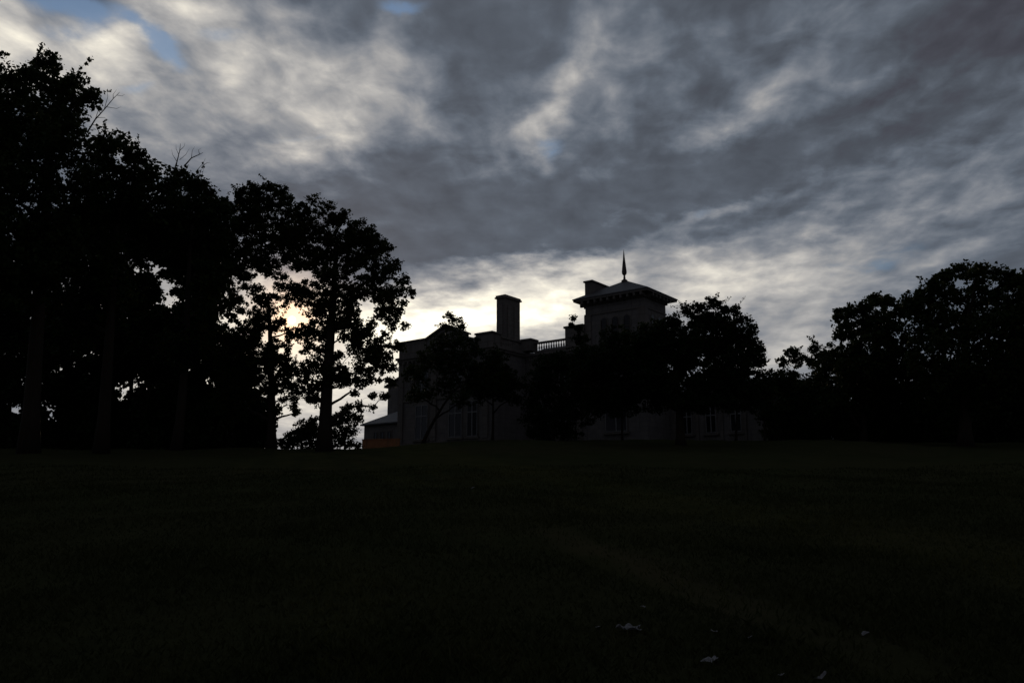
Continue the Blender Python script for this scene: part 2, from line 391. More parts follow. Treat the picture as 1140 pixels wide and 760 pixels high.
# ------------------------------------------------------------------ trees
def limb_pts(a, b, sag, n=6, wob=.06):
    a = Vector(a); b = Vector(b); L = (b - a).length; pts = []
    ph = Vector(rng.normal(0, wob * L, 3))
    for i in range(n):
        t = i / (n - 1); p = a.lerp(b, t)
        p.z += sag * L * math.sin(math.pi * t) * .5
        p += ph * math.sin(math.pi * t) + Vector(rng.normal(0, wob * .25 * L, 3)) * (1 if 0 < i < n - 1 else 0)
        pts.append(p)
    return pts
def leaf_cards(centres, radii, per, size, droop=.0):
    n = len(centres); c = np.repeat(centres, per, 0); r = np.repeat(radii, per)
    off = rng.normal(0, 1, (n * per, 3)); off /= np.linalg.norm(off, axis=1)[:, None] + 1e-6
    off *= (rng.random((n * per, 1)) ** .45); off[:, 2] *= .75
    p = c + off * r[:, None]
    k = len(p); a = rng.normal(0, 1, (k, 3)); a /= np.linalg.norm(a, axis=1)[:, None]; a[:, 2] -= droop
    q = rng.normal(0, 1, (k, 3)); b = np.cross(a, q); b /= np.linalg.norm(b, axis=1)[:, None] + 1e-6
    s = size * (.4 + 1.15 * rng.random(k) ** 1.3)[:, None]
    a = a * s; b = b * s * .36
    v = np.stack([p - a * .5, p + b - a * .05, p + a * .5, p - b - a * .05], 1).reshape(-1, 3)
    return v, np.arange(k * 4).reshape(-1, 4)
def fill(poly, holes=(), r=13, step=15, jit=.35):
    """bough centres spread over a crown outline, leaving the given gaps"""
    P_ = np.array(poly, float); out = []
    def inside(x, y):
        c = False; n = len(P_)
        for i in range(n):
            x1, y1 = P_[i]; x2, y2 = P_[(i + 1) % n]
            if (y1 > y) != (y2 > y) and x < (x2 - x1) * (y - y1) / (y2 - y1) + x1: c = not c
        return c
    y = P_[:, 1].min(); row = 0
    while y < P_[:, 1].max():
        x = P_[:, 0].min() + (row % 2) * step / 2
        while x < P_[:, 0].max():
            a, b = x + rng.normal(0, jit * step), y + rng.normal(0, jit * step); rr = r * rng.uniform(.7, 1.2)
            if inside(a, b):
                for hx, hy, hr in holes:
                    d = math.hypot(a - hx, b - hy)
                    if d < hr + rr * 1.25: rr = (d - hr) / 1.25
                if rr > r * .3: out.append((a, b, rr))
            x += step
        y += step * .87; row += 1
    return out
def tree(name, label, trunk_px, Ydist, lobes, rad, leaf=.22, dens=1.0, clump=.55, fill=1.0, per=34, m='leaf', group=None, lean=None,
         dead=(), top=None, cat='tree', depth=.8, limb=True, base_y=None, forks=None, twigs=0):
    """lobes: centre and radius of each bough's leaf mass, read off the picture at this tree's own distance"""
    p0 = at(trunk_px, 500, Ydist); gx, gy = p0.x, p0.y; gz0 = G(gx, gy)
    root = empty(name, (gx, gy, gz0)); tag(root, label, cat, group)
    org = Vector((gx, gy, gz0)); mpp = Ydist / 937.0
    cents = []; LB = []
    rr_all = np.mean([l[2] for l in lobes]) * mpp
    for lo in lobes:
        px, py, r = lo[:3]; dpt = lo[3] if len(lo) > 3 else None
        Rm = r * mpp
        off = (rng.random() * 2 - 1) * depth * (3.2 * rr_all - Rm * .6) if dpt is None else dpt
        c = at(px, py, Ydist + off) - org; Rm *= 1.14 * (Ydist + off) / Ydist
        LB.append((c, Rm))
    # leaf clumps
    cc = []; cr = []; tw = MB()
    tk = MB()
    zc = [c.z for c, _ in LB]; zmin, zmax = min(c.z - r for c, r in LB), max(zc)
    tx = sum(c.x * r for c, r in LB) / sum(r for _, r in LB); ty = sum(c.y * r for c, r in LB) / sum(r for _, r in LB)
    topz = zmin + .72 * (zmax - zmin) if top is None else top
    tp = Vector((tx * .55, ty * .4, topz)) if lean is None else Vector(lean)
    n = 9; tpts = []
    w1, w2 = rng.normal(0, .009, 2)
    for i in range(n):
        t = i / (n - 1)
        tpts.append(Vector((tp.x * t ** 1.5 + w1 * topz * math.sin(t * 5), tp.y * t ** 1.5 + w2 * topz * math.sin(t * 4 + 1), -.15 + (tp.z + .15) * t)))
    rads = [rad * (1.35 if i == 0 else 1.0) * (1 - .72 * (i / (n - 1))) for i in range(n)]
    tk.tube(tpts, rads, 9)
    nodes = [(tpts[i].lerp(tpts[i+1], q / 3), rads[i]) for i in range(n - 1) for q in range(3) if tpts[i].z > .3 * max(zmin, .5)]
    lim = dict()
    for c, Rm in sorted(LB, key=lambda q: (q[0] - Vector((0, 0, min(q[0].z, tp.z * .8)))).length + .3 * q[0].z):
        best = None
        for q, rq in nodes:
            dd = c - q; L = dd.length
            sc_ = L + max(0, q.z - c.z + .45 * math.hypot(dd.x, dd.y)) * 1.6 - rq * 2.0
            if best is None or sc_ < best[0]: best = (sc_, q, rq)
        _, q, rq = best
        L = (c - q).length
        k = min(rq * .72, .05 + .022 * L + .03 * Rm)
        if limb and L > .25:
            lp = limb_pts(q, c, .14, 7, .07); rl = [k * (1 - .6 * i / 6) for i in range(7)]
            tk.tube(lp, rl, 6)
            nodes += list(zip(lp[2:], rl[2:]))
    for c, Rm in LB:
        nc = max(4, int(dens * 4.2 * (Rm / clump) ** 2 + 3))
        d = rng.normal(0, 1, (nc, 3)); d /= np.linalg.norm(d, axis=1)[:, None]
        rr = (rng.random(nc) ** .5) * (.25 + .75 * fill) ; rr = .15 + .85 * rr
        far = rng.random(nc) < .24; rr[far] *= 1.22
        pos = np.array(c)[None] + d * (rr * (Rm - clump * .35))[:, None] * np.array([1, 1, .92])
        cc.append(pos); cr.append(clump * (.45 + .85 * rng.random(nc)) * np.where(far, .75, 1.0))
        for j in range(min(nc, 10)):
            e = Vector(pos[j]); s = Vector(c)
            L = (e - s).length; k = .018 + .006 * L
            tk.tube(limb_pts(s, e, .08, 4, .08), [k * 1.6, k * 1.2, k * .8, k * .3], 4)
    cc = np.concatenate(cc); cr = np.concatenate(cr)
    if name == 'broadleaf_tree':                    # the low sun finds a small opening in these crowns
        W_ = cc + np.array(org)[None] - np.array([0, 0, CAM_Z]); sv = np.array(SUN_DIR)
        pd_ = np.linalg.norm(W_ - (W_ @ sv)[:, None] * sv[None], axis=1)
        kp = pd_ > .34 + .42 * cr; cc, cr = cc[kp], cr[kp]
    v, f = leaf_cards(cc, cr, per, leaf)
    if twigs:
        for j in rng.choice(len(cc), min(len(cc), twigs), replace=False):
            e = Vector(cc[j]); s = e * 1.0; dirv = Vector((rng.normal(0, .6), rng.normal(0, .3), abs(rng.normal(.5, .5)))).normalized()
            L = clump * (1.2 + 1.7 * rng.random()); e2 = e + dirv * L
            q0 = min(nodes, key=lambda t_: (t_[0] - s).length_squared)[0]
            tk.tube([q0, q0.lerp(s, .5), s] + limb_pts(s, e2, .02, 4, .06)[1:], [.03, .026, .02, .016, .011, .005], 4)
            vv, ff = leaf_cards(np.array([s.lerp(e2, q) for q in (.4, .6, .8, .95)]), np.full(4, .16), 5, leaf * .85)
            f = np.concatenate([f, ff + len(v)]); v = np.concatenate([v, vv])
    cro = np_mesh('crown', v, f, M[m], root)
    tro = tk.build('trunk', M['bark'], root, smooth=True)
    for (bx, by, tips) in dead:                     # bare dead wood standing out of the crown
        db = MB(); a = at(bx, by, Ydist) - org
        for pts in tips:
            ps = [at(q[0], q[1], Ydist + rng.normal(0, .25)) - org for q in pts]
            r0 = .055 if len(pts) > 3 else .022
            db.tube(ps, [r0 * (1 - .8 * i / (len(ps) - 1)) for i in range(len(ps))], 5)
        db.build('dead_branch', M['bark'], root, smooth=True)
    return root
gL = 'tall broadleaf trees crowding the left side of the lawn'
D1 = (100, 145, [[(98,146),(106,133),(116,122),(126,110),(133,103)], [(106,133),(113,113),(112,104)], [(116,122),(120,108),(119,100)], [(118,119),(130,121),(135,119)],
                 [(126,110),(126,105),(130,100)], [(112,126),(104,116),(101,113)], [(103,139),(114,141),(118,143)], [(130,106),(136,107),(139,105)], [(108,131),(116,131),(121,134)]])
D2 = (200, 190, [[(193,192),(197,180),(200,168),(201,160)], [(200,178),(207,172),(211,165)], [(197,180),(192,172),(191,166)], [(205,185),(213,176),(222,172),(226,170)],
                 [(213,176),(214,168),(217,163)], [(200,168),(205,163),(206,159)], [(219,190),(226,182),(229,176)], [(199,172),(196,166),(196,161)], [(222,172),(221,167),(224,165)], [(225,185),(231,181),(235,182)]])
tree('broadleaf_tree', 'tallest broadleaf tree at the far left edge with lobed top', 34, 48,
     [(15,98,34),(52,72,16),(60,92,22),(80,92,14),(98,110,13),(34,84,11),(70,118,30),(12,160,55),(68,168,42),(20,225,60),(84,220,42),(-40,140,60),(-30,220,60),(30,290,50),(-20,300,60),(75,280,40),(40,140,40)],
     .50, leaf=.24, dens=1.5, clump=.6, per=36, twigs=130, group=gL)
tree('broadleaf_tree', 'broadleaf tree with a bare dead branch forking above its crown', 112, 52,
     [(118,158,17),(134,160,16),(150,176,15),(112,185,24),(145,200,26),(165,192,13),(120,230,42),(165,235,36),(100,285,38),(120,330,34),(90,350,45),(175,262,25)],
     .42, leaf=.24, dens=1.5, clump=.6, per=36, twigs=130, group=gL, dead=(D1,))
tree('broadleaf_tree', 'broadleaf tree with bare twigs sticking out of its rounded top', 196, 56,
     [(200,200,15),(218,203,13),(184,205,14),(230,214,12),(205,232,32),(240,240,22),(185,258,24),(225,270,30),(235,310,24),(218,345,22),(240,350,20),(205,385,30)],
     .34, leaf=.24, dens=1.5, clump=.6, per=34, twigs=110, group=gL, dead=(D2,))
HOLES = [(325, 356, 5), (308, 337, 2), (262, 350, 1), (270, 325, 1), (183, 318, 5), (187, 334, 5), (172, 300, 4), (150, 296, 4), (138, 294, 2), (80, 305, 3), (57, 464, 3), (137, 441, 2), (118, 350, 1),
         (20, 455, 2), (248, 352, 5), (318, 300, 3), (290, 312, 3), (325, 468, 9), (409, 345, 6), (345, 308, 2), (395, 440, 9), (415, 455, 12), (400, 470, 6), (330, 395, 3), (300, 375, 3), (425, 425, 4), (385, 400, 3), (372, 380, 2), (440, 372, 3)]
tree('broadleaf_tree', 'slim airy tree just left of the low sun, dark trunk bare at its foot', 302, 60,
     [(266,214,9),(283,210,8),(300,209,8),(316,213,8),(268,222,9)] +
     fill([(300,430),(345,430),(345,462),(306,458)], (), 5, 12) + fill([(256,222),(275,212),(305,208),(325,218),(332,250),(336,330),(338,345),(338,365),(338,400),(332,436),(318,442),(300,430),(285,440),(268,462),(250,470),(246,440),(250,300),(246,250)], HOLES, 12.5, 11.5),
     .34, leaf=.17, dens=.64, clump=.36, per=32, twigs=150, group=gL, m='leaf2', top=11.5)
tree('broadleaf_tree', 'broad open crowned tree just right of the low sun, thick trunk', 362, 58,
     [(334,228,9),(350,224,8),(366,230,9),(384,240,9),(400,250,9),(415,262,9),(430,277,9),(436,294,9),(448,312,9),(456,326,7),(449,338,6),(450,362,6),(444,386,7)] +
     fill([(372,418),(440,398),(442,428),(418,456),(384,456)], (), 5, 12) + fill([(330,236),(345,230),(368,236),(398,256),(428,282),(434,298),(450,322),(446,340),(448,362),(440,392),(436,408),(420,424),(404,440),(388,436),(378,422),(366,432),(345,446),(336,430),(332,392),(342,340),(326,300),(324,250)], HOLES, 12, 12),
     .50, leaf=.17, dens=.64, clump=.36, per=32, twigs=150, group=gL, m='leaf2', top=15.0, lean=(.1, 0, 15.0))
gU = 'dense trees and thickets closing the left background'
for i, (tx, Yd, poly, lab) in enumerate([
    (5, 66, [(-40,290),(45,300),(50,508),(-40,508)], 'dense dark thicket tree at the left frame edge behind the tall trees'),
    (78, 70, [(40,250),(110,250),(115,508),(40,508)], 'dense background tree behind the trees with the dead branch'),
    (140, 72, [(100,230),(175,232),(186,290),(186,350),(180,505),(100,505)], 'dense background tree under the bright hole in the foliage'),
    (215, 68, [(190,230),(246,230),(250,505),(160,505),(172,345),(190,340)], 'dense background tree left of the slim airy tree'),
    (262, 72, [(240,365),(262,370),(274,420),(290,470),(292,500),(240,500)], 'low leafy tree left of the bare dark trunk'),
    ]):
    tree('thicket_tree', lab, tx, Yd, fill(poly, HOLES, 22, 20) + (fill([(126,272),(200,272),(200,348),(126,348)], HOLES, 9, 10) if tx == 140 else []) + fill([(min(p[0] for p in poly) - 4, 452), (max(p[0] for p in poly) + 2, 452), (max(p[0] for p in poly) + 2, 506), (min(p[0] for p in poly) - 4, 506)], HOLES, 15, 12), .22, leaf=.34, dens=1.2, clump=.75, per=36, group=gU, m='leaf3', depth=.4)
def shrub(label, tx, Yd, lb, group=None, m='leaf3', **k):
    return tree('shrub', label, tx, Yd, lb, .09, leaf=k.pop('leaf', .2), dens=k.pop('dens', 1.3), clump=k.pop('clump', .45), per=34, m=m, cat='shrub', group=group, depth=.4, **k)
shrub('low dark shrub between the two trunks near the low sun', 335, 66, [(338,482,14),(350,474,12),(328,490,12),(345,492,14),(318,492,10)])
tree('small_tree', 'small bushy tree in the bright gap right of the thick trunk', 384, 70, [(385,462,11),(374,470,11),(395,466,9),(380,482,11),(368,486,9),(392,480,7),(400,456,4)], .1, leaf=.2, dens=1.0, clump=.4, per=28, m='leaf')
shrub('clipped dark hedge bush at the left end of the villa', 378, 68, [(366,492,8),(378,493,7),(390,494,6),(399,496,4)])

gR = 'broadleaf trees along the right side of the lawn'
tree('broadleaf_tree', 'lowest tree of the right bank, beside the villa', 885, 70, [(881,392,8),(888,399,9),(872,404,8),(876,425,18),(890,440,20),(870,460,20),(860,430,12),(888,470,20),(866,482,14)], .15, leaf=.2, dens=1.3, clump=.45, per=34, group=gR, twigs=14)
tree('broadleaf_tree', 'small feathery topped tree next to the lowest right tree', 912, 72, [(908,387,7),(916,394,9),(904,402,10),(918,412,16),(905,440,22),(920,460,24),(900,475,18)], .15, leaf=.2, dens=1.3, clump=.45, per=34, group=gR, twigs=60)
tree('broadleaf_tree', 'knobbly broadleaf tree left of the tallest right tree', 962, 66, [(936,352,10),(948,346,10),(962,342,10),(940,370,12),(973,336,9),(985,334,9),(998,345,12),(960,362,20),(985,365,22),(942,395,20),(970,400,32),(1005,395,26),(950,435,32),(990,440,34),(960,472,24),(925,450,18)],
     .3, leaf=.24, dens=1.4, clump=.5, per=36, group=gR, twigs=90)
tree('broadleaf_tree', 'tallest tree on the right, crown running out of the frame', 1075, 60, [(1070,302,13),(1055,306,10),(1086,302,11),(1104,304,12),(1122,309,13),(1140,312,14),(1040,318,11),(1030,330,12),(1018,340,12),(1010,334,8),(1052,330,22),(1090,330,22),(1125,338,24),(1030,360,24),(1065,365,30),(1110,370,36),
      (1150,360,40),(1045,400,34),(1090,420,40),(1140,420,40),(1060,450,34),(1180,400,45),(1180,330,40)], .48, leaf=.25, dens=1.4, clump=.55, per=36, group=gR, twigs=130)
for tx, Yd, poly, lab in [(905, 78, [(868,420),(925,415),(935,506),(862,506)], 'dark low thicket behind the two small right trees'),
                        (970, 76, [(925,400),(1015,400),(1015,506),(925,506)], 'dark low thicket under the knobbly right tree'),
                        (1080, 74, [(1010,400),(1180,400),(1180,508),(1010,508)], 'dark low thicket under the tallest right tree')]:
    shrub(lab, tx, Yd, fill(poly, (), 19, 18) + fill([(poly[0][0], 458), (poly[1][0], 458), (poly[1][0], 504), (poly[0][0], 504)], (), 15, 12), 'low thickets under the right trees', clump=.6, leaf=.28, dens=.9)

# in front of the villa
tree('leaning_tree', 'small tree leaning right across the left block of the villa', 470, 68,
     [(501,354,8),(496,364,8),(510,362,9),(490,382,12),(508,380,16),(474,400,13),(525,384,12),(492,402,20),(520,408,20),(545,402,16),(562,416,14),(466,420,16),(500,430,15),(530,430,14),(458,412,9),(570,432,9),(552,440,9),(478,440,9),(500,405,16),(535,418,18),(555,400,12),(462,440,10),(515,445,12),(545,428,14),(578,425,9)],
     .17, leaf=.17, dens=.95, clump=.4, per=30, m='leaf', lean=(3.3, .4, 5.2), top=5.2, twigs=40)
tree('small_tree', 'small tree with a straight thin trunk against the middle of the villa', 548, 70, [(548,428,15),(562,438,12),(535,440,10),(556,412,12),(575,446,8),(540,418,12),(560,425,13),(526,432,9)], .13, leaf=.17, dens=1.0, clump=.4, per=28, m='leaf3')
shrub('big rounded evergreen bush touching the ground before the villa', 617, 68, [(638,354,3),(636,362,3),(644,366,5),(620,402,13),(608,412,18),(634,402,18),(645,378,9),(600,438,18),(628,430,24),(650,420,20),(598,464,17),(622,462,24),(648,455,22),(606,482,14),(630,482,15),(594,482,8),(592,450,8)], leaf=.18, twigs=14)
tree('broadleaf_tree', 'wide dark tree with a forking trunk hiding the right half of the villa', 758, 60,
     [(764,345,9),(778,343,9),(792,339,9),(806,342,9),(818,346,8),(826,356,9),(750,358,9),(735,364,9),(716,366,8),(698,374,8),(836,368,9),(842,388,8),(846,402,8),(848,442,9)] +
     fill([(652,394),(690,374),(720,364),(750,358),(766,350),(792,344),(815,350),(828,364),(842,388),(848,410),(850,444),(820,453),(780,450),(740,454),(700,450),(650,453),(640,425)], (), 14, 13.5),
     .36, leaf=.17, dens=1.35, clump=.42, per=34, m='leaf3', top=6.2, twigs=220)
tree('small_tree', 'thin trunked young tree left of the forking trunk', 693, 66, [(693,448,13),(705,455,9),(682,456,9),(696,438,12)], .10, leaf=.17, dens=.9, clump=.38, per=26, m='leaf3')
tree('small_tree', 'thin trunked young tree right of the forking trunk', 820, 66, [(820,446,12),(833,452,10),(808,452,9),(845,446,9),(822,434,12)], .12, leaf=.17, dens=1.0, clump=.38, per=28, m='leaf3')
shrub('loose weeping bush at the right end of the villa', 852, 66, [(848,404,5),(850,420,9),(856,440,12),(862,460,12),(858,478,12),(850,462,8)], leaf=.17, m='leaf')

# ------------------------------------------------------------------ the villa
HZ = 7.25
P0 = at(719, 400, 75.3)
ROT = -math.atan2(.606, .796)
def hw(x, y, z=0.0):   # villa's own axes -> world
    c, s = math.cos(ROT), math.sin(ROT); return Vector((P0.x + x * c - y * s, P0.y + x * s + y * c, HZ + z))
villa = empty('villa', (P0.x, P0.y, HZ), ROT)
tag(villa, 'pale stone Italianate villa with chimney and hip roofed tower behind dark trees', 'house')
def vp(mb, name, m, parent=villa, **k): return mb.build(name, M[m], parent, **k)

# walls; each block butts against its neighbour
main = MB().box(-13.8, -6.52, 0.0, 10.0, -1.2, 9.35)
vp(main, 'main_wall', 'stone', bevel=.02)
lb = MB().box(-26.5, -13.82, -5.45, 9.0, -1.2, 9.55)
vp(lb, 'left_block_wall', 'stone', bevel=.02)
# string courses and quoins
tr = MB()
def band(x0, x1, y0, y1, z0, z1, o): tr.box(x0 - o, x1 + o, y0 - o, y1 + o, z0, z1)
band(-26.5, -13.82, -5.45, 9.0, 9.25, 9.50, .32); band(-26.5, -13.82, -5.45, 9.0, 9.0, 9.25, .18); band(-26.5, -13.82, -5.45, 9.0, 4.7, 4.95, .09); band(-26.5, -13.82, -5.45, 9.0, -1.2, .5, .10)
for z0, z1, o in ((9.05, 9.30, .32), (8.82, 9.05, .16), (4.72, 4.93, .08), (-1.2, .48, .08)):
    tr.box(-13.6 + 0, -6.9, -o, .05, z0, z1)
vp(tr, 'cornice', 'stone_trim', bevel=.02)
x = -26.3                                            # brackets below the cornices
while x < -13.9: vp(MB().box(x, x + .16, -5.78, -5.46, 8.72, 8.99), 'bracket', 'stone_trim'); x += .62
x = -13.2
while x < -7.0: vp(MB().box(x, x + .16, -.30, -.01, 8.55, 8.81), 'bracket', 'stone_trim'); x += .62
# pilasters at the corners of the left block
for px_ in (-26.1, -21.4, -14.6):
    vp(MB().box(px_ - .35, px_ + .35, -5.60, -5.44, .51, 8.98), 'pilaster', 'stone_trim', bevel=.015)
for px_ in (-13.0, -10.2, -7.3):
    vp(MB().box(px_ - .28, px_ + .28, -.13, .01, .49, 8.80), 'pilaster', 'stone_trim', bevel=.015)

# parapet and pediment of the left block
pa = MB()
pa.box(-26.55, -22.6, -5.50, -5.10, 9.56, 11.1); pa.box(-26.65, -22.6, -5.58, -5.02, 11.11, 11.28)
pa.box(-17.2, -15.9, -5.50, -5.10, 9.56, 10.55); pa.box(-15.9, -13.8, -5.52, -4.1, 9.56, 10.72); pa.box(-16.0, -13.70, -5.62, -4.0, 10.73, 10.92)
pa.box(-26.55, -26.15, -5.09, 8.9, 9.56, 10.6)
pa.box(-26.65, -26.05, -5.01, 8.95, 10.61, 10.78)
vp(pa, 'parapet', 'stone_trim', bevel=.02)
ped = MB().prism([(-22.55, 9.57), (-17.25, 9.57), (-17.25, 11.15), (-19.9, 12.2), (-22.55, 11.15)], 'y', -5.47, -5.0)
vp(ped, 'pediment', 'stone', bevel=.01)
rk = MB().prism([(-22.8, 11.0), (-19.9, 12.18), (-17.0, 11.0), (-17.0, 11.18), (-19.9, 12.42), (-22.8, 11.18)], 'y', -5.66, -4.9)
vp(rk, 'pediment_moulding', 'stone_trim')
rf = MB().prism([(-26.0, 9.57), (-14.2, 9.57), (-19.9, 11.7)], 'y', -4.98, 8.8)
vp(rf, 'left_block_roof', 'roof')
vp(MB().prism([(.6, 9.36), (9.6, 9.36), (6, 10.4), (3, 10.4)], 'x', -13.6, -6.9), 'main_roof', 'roof')

# balustrades (rails > balusters)
def balustrade(p, q, z, pedestals):
    p = Vector((*p, 0)); q = Vector((*q, 0)); d = (q - p); L = d.length; d.normalize(); nrm = Vector((-d.y, d.x, 0))
    def bar(a, b, w, z0, z1, mb):
        A = p + d * a; B = p + d * b; n_ = nrm * w
        mb.add([A - n_ + Vector((0,0,z0)), B - n_ + Vector((0,0,z0)), B + n_ + Vector((0,0,z0)), A + n_ + Vector((0,0,z0)),
                A - n_ + Vector((0,0,z1)), B - n_ + Vector((0,0,z1)), B + n_ + Vector((0,0,z1)), A + n_ + Vector((0,0,z1))],
               [(0,3,2,1),(4,5,6,7),(0,1,5,4),(1,2,6,5),(2,3,7,6),(3,0,4,7)])
    mb = MB(); bar(0, L, .17, z, z + .16, mb); bar(0, L, .19, z + .90, z + 1.06, mb)
    o = vp(mb, 'balustrade', 'stone_trim')
    pr = [(.07, 0), (.07, .06), (.045, .10), (.09, .26), (.095, .34), (.05, .52), (.04, .62), (.07, .68), (.07, .74)]
    me = None; t = .22
    while t < L - .1:
        c = p + d * t
        if me is None:
            b = MB().lathe(0, 0, pr, 8).build('baluster', M['stone_trim'], o, smooth=True); me = b.data
        else:
            b = bpy.data.objects.new('baluster', me); COL.objects.link(b); b.parent = o
        b.location = (c.x, c.y, z + .16); t += .30
    return o
balustrade((-14.0, -3.95), (-14.0, -.75), 9.58, 0)
balustrade((-12.6, .02), (-8.75, .02), 9.38, 0)
pd = MB()
pd.box(-14.3, -12.65, -.70, .55, 9.56, 10.62); pd.box(-14.38, -12.57, -.78, .63, 10.63, 10.82)
vp(pd, 'pedestal', 'stone_trim', bevel=.02)
pd = MB(); pd.box(-8.72, -6.55, -.30, 1.2, 9.38, 11.35); pd.box(-8.84, -6.55, -.42, 1.32, 11.36, 11.58)
vp(pd, 'pedestal', 'stone_trim', bevel=.02)

# tall chimney between the blocks
ch = MB().box(-16.95, -15.8, -.87, 1.75, 9.0, 15.5)
cho = vp(ch, 'chimney', 'chimney', bevel=.03)
cc_ = MB().box(-17.10, -15.65, -1.02, 1.90, 15.51, 15.68); cc_.box(-17.02, -15.73, -.94, 1.82, 15.69, 15.86)
vp(cc_, 'chimney_cap', 'stone_trim', cho, bevel=.02)
for b4 in ((-15.79, -15.74, -.45, .15), (-15.79, -15.74, .65, 1.3), (-16.65, -16.1, -.92, -.875)):
    vp(MB().box(*b4, 10.6, 14.8), 'chimney_panel', 'stone_trim', cho)

# tower
tw_ = MB().box(-6.5, 0, 0, 4.4, -1.2, 13.35)
two = vp(tw_, 'tower', 'stone', bevel=.03)
tt = MB()
for z0, z1, o in ((13.36, 13.62, .16), (12.35, 12.5, .08), (9.2, 9.45, .12), (4.72, 4.93, .08)):
    vp(MB().box(-6.5 - o, o, -o, 4.4 + o, z0, z1), 'string_course', 'stone_trim', two, bevel=.015)
for xx_, yy_ in ((-6.2, -.02), (-.3, -.02)):
    vp(MB().box(xx_ - .38, xx_ + .38, yy_ - .08, yy_ + .015, 9.46, 12.34), 'quoin_strip', 'stone_trim', two)
vp(MB().box(.005, .09, .0, .62, 9.46, 12.34), 'quoin_strip', 'stone_trim', two)
x = -6.5
while x < 0: vp(MB().box(x, x + .22, -.80, -.17, 13.42, 13.72), 'eaves_bracket', 'stone_trim', two); x += .72
y = 0.3
while y < 4.3: vp(MB().box(.17, .80, y, y + .22, 13.42, 13.72), 'eaves_bracket', 'stone_trim', two); vp(MB().box(-7.3, -6.67, y, y + .22, 13.42, 13.72), 'eaves_bracket', 'stone_trim', two); y += .72
e = .85
rr_ = MB().box(-6.5 - e, e, -e, 4.4 + e, 13.73, 13.90)
zt, zb = 15.85, 13.905
A_ = [(-6.5 - e - .06, -e - .06, zb), (e + .06, -e - .06, zb), (e + .06, 4.4 + e + .06, zb), (-6.5 - e - .06, 4.4 + e + .06, zb)]
A2 = [(p[0], p[1], zb + .10) for p in A_]
rr2 = MB().add(A_ + A2 + [(-3.55, 2.2, zt), (-2.95, 2.2, zt)], [(3,2,1,0),(0,1,5,4),(1,2,6,5),(2,3,7,6),(3,0,4,7),(4,5,9,8),(5,6,9),(6,7,8,9),(7,4,8)])
vp(rr_, 'soffit', 'stone_trim', two)
vp(rr2, 'tower_roof', 'roof', two)
fn_ = MB().lathe(-3.25, 2.2, [(.34, 15.7), (.30, 15.95), (.12, 16.08), (.09, 16.45), (.22, 16.6), (.25, 16.8), (.20, 17.3), (.11, 18.1), (.03, 18.95), (.008, 19.15)], 10)
vp(fn_, 'finial', 'lead', two)
ts = MB().box(-6.5, -5.66, .0, 3.3, 13.95, 15.75)
tso = vp(ts, 'tower_chimney', 'chimney', two, bevel=.02)
vp(MB().box(-6.62, -5.54, -.12, 3.42, 15.76, 15.92), 'tower_chimney_cap', 'stone_trim', two, bevel=.02)

def arch_pts(x0, x1, z0, zs, rise, n=8):
    c = (x0 + x1) / 2; r = (x1 - x0) / 2
    return [(x0, z0), (x1, z0)] + [(c + r * math.cos(math.pi * i / n), zs + rise * math.sin(math.pi * i / n)) for i in range(n + 1)]
def window(parent, plane, x0, x1, z0, z1, arch=0.0, mull=1, trans=(.55,), surround=True, axis='y', fm='frame'):
    """window set 12 cm proud-framed against a wall plane facing -y (axis 'y') or +x (axis 'x')"""
    s = -1 if axis == 'y' else 1
    def pr(poly, a, b): return MB().prism(poly, axis, plane + s * a, plane + s * b)
    poly = arch_pts(x0, x1, z0, z1 - arch, arch) if arch else [(x0, z0), (x1, z0), (x1, z1), (x0, z1)]
    out = arch_pts(x0 - .16, x1 + .16, z0 - .05, z1 - arch, arch + .16) if arch else [(x0 - .14, z0 - .05), (x1 + .14, z0 - .05), (x1 + .14, z1 + .16), (x0 - .14, z1 + .16)]
    wn = pr(out, .004, .045).build('window', M['stone_trim'], parent)
    pr(poly, .05, .06).build('pane', M['glass'], wn)
    f = MB(); y0, y1 = sorted((plane + s * .064, plane + s * .11))
    def b(a0, a1, c0, c1):
        if axis == 'y': f.box(a0, a1, y0, y1, c0, c1)
        else: f.box(y0, y1, a0, a1, c0, c1)
    w_ = .055
    b(x0, x0 + w_, z0, z1 - arch); b(x1 - w_, x1, z0, z1 - arch); b(x0 + w_, x1 - w_, z0, z0 + .07); 
    if not arch: b(x0 + w_, x1 - w_, z1 - w_, z1)
    for i in range(mull):
        c = x0 + (x1 - x0) * (i + 1) / (mull + 1); b(c - .05, c + .05, z0 + .08, z1 - w_ - arch * .1)
    segs = [x0 + w_] + [q for i in range(mull) for q in (x0 + (x1 - x0) * (i + 1) / (mull + 1) - .052, x0 + (x1 - x0) * (i + 1) / (mull + 1) + .052)] + [x1 - w_]
    for t in trans:
        z = z0 + (z1 - z0) * t
        for k in range(0, len(segs), 2): b(segs[k] + .001, segs[k+1] - .001, z - .05, z + .05)
    f.build('window_frame', M[fm], wn)
    sl_ = MB()
    if axis == 'y': sl_.box(x0 - .25, x1 + .25, plane - .22, plane - .002, z0 - .22, z0 - .055)
    else: sl_.box(plane + .002, plane + .22, x0 - .25, x1 + .25, z0 - .22, z0 - .055)
    sl_.build('window_sill', M['stone_trim'], wn)
    return wn
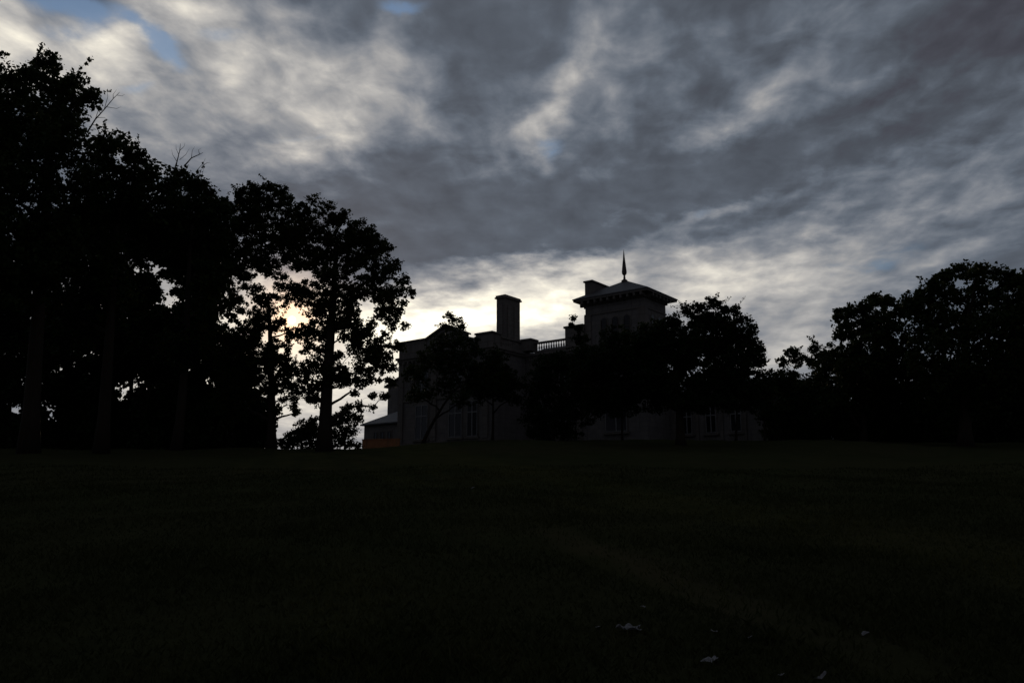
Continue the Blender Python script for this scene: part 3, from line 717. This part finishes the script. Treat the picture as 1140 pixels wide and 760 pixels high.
# left block: ground floor tall cross windows, upper floor arched ones
for a, b_ in ((-23.9, -22.2), (-19.3, -17.6), (-16.9, -15.6)):
    window(villa, -5.45, a, b_, .75, 4.25, mull=1, trans=(.68,))
    window(villa, -5.45, a, b_, 5.6, 8.2, arch=.5, mull=1, trans=(.45,))
for a, b_ in ((-12.3, -11.0), (-9.6, -8.2)):
    window(villa, 0.0, a, b_, .9, 4.1, mull=1, trans=(.65,)); window(villa, 0.0, a, b_, 5.5, 7.9, arch=.5, mull=1, trans=(.45,))
for a, b_ in ((-4.7, -4.05), (-3.45, -2.8), (-2.2, -1.55)):
    window(two, 0.0, a, b_, 9.75, 11.9, arch=.33, mull=0, trans=(.5,), fm='lead')
window(two, 0.0, a - 2.2, b_ - .6, .9, 4.1, mull=1, trans=(.65,)); window(two, 0.0, -4.0, -2.6, 5.6, 8.0, arch=.5, mull=1, trans=(.45,))
window(two, 0.0, 1.2, 1.85, 9.75, 11.9, arch=.33, mull=0, trans=(.5,), axis='x', fm='lead')
window(two, 0.0, 2.6, 3.25, 9.75, 11.9, arch=.33, mull=0, trans=(.5,), axis='x', fm='lead')

# low service wing to the right
vp(MB().box(-1.5, 9.6, 4.403, 9.5, -1.2, 4.4), 'right_wing_wall', 'stone', bevel=.02)
vp(MB().box(-.0 + .05, 9.85, 4.2, 9.7, 4.41, 4.62), 'right_wing_cornice', 'stone_trim')
vp(MB().prism([(4.1, 4.63), (9.8, 4.63), (7, 5.7)], 'x', .06, 9.9), 'right_wing_roof', 'roof')
for a in (1.2, 3.6, 6.0, 8.2):
    vp(MB().box(a - .9, a - .6, 4.25, 4.40, -.6, 4.4), 'pilaster', 'stone_trim')
for a in (1.3, 3.7, 6.1): window(villa, 4.403, a, a + 1.0, .7, 3.4, mull=1, trans=(.6,))

# low left wing with hipped roof, and the taller gabled back part
vp(MB().box(-34.9, -26.52, -2.45, 4.5, -1.2, 3.0), 'left_wing_wall', 'stone', bevel=.02)
e = .35
q = [(-34.9 - e, -2.45 - e, 3.02), (-26.53, -2.45 - e, 3.02), (-26.53, 4.5 + e, 3.02), (-34.9 - e, 4.5 + e, 3.02)]
q2 = [(a, b_, 3.16) for a, b_, _ in q]
vp(MB().add(q + q2 + [(-31.3, 1.0, 5.2), (-26.53, 1.0, 5.2)], [(3,2,1,0),(0,1,5,4),(1,2,6,9,5),(2,3,7,6),(3,0,4,7),(4,5,9,8),(6,7,8,9),(7,4,8)]), 'left_wing_roof', 'roof')
for a in (-33.2, -32.1, -31.0): window(villa, -2.45, a, a + .5, .75, 2.2, mull=0, trans=(), fm='lead')
vp(MB().prism([(-38.4, -1.2), (-26.6, -1.2), (-26.6, 9.4), (-35.6, 9.7), (-38.4, 8.7)], 'y', 4.52, 10), 'rear_wing_wall', 'stone')
vp(MB().prism([(-38.9, 8.45), (-35.6, 9.71), (-26.6, 9.41), (-26.6, 9.62), (-35.6, 9.95), (-38.9, 8.68)], 'y', 4.3, 10.2), 'rear_wing_roof', 'roof')

# orange brick garden wall in front of the left wing
a = at(403, 495, 80); b_ = at(444, 495, 79)
ga = G(a.x, a.y); L = (b_ - a).xy.length
gw = empty('garden_wall', (a.x, a.y, ga), math.atan2(b_.y - a.y, b_.x - a.x))
tag(gw, 'low orange brick garden wall before the left wing of the villa', 'wall')
MB().box(0, L, 0, .3, -.6, .92).build('brick_course', M['brick'], gw)
MB().box(-.04, L + .04, -.04, .34, .922, 1.0).build('coping', M['brick'], gw)

# ------------------------------------------------------------------ litter on the grass
def scrap(px, py, wpx, label, curl=.5):
    c = on_ground(px, py); d = c.length; s = wpx * d / 937.0
    n = 9; vs = []; fs = []
    ph = rng.random(4) * 6; fq = rng.uniform(2, 7, 2); asp = rng.uniform(.35, .75)
    for j in range(n):
        for i in range(n):
            u, v = i / (n - 1) - .5, j / (n - 1) - .5
            ang = math.atan2(v, u); edge = 1 + .22 * math.sin(3 * ang + ph[0]) + .12 * math.sin(7 * ang + ph[1])
            z = curl * s * (.8 * math.sin(u * fq[0] + ph[2]) * math.cos(v * fq[1] + ph[3]) + .12 * abs(rng.normal())) * .5
            vs.append((u * s * edge, v * s * asp * edge, abs(z) + .022))
    for j in range(n - 1):
        for i in range(n - 1): k = j * n + i; fs.append((k, k + 1, k + n + 1, k + n))
    me = bpy.data.meshes.new('paper_scrap'); me.from_pydata(vs, [], fs); me.materials.append(M['litter'])
    o = bpy.data.objects.new('paper_scrap', me); COL.objects.link(o); o.location = c; o.rotation_euler = (rng.normal(0, .15), rng.normal(0, .2), rng.normal(0, .6))
    m = o.modifiers.new('t', 'SOLIDIFY'); m.thickness = .003
    tag(o, label, 'litter', 'white scraps lying on the foreground grass')
for q_ in [(701, 703, 22, 'largest crumpled white scrap on the dark grass'), (793, 739, 17, 'second largest white scrap, low in the frame on the grass'),
           (795, 706, 6, 'tiny white scrap above the second largest one'), (837, 712, 6, 'tiny white scrap right of the pair above the frame edge'),
           (963, 708, 9, 'small white scrap lying alone farthest right on the grass'), (872, 755, 7, 'small upright white scrap at the bottom frame edge'),
           (916, 757, 12, 'flat white scrap at the bottom edge, right of the small upright one'), (716, 678, 5, 'tiny white scrap just beyond the largest crumpled one'),
           (666, 701, 6, 'tiny white scrap left of the largest crumpled one'), (526, 544, 5, 'tiny pale scrap halfway up the slope below the villa')]:
    scrap(*q_)
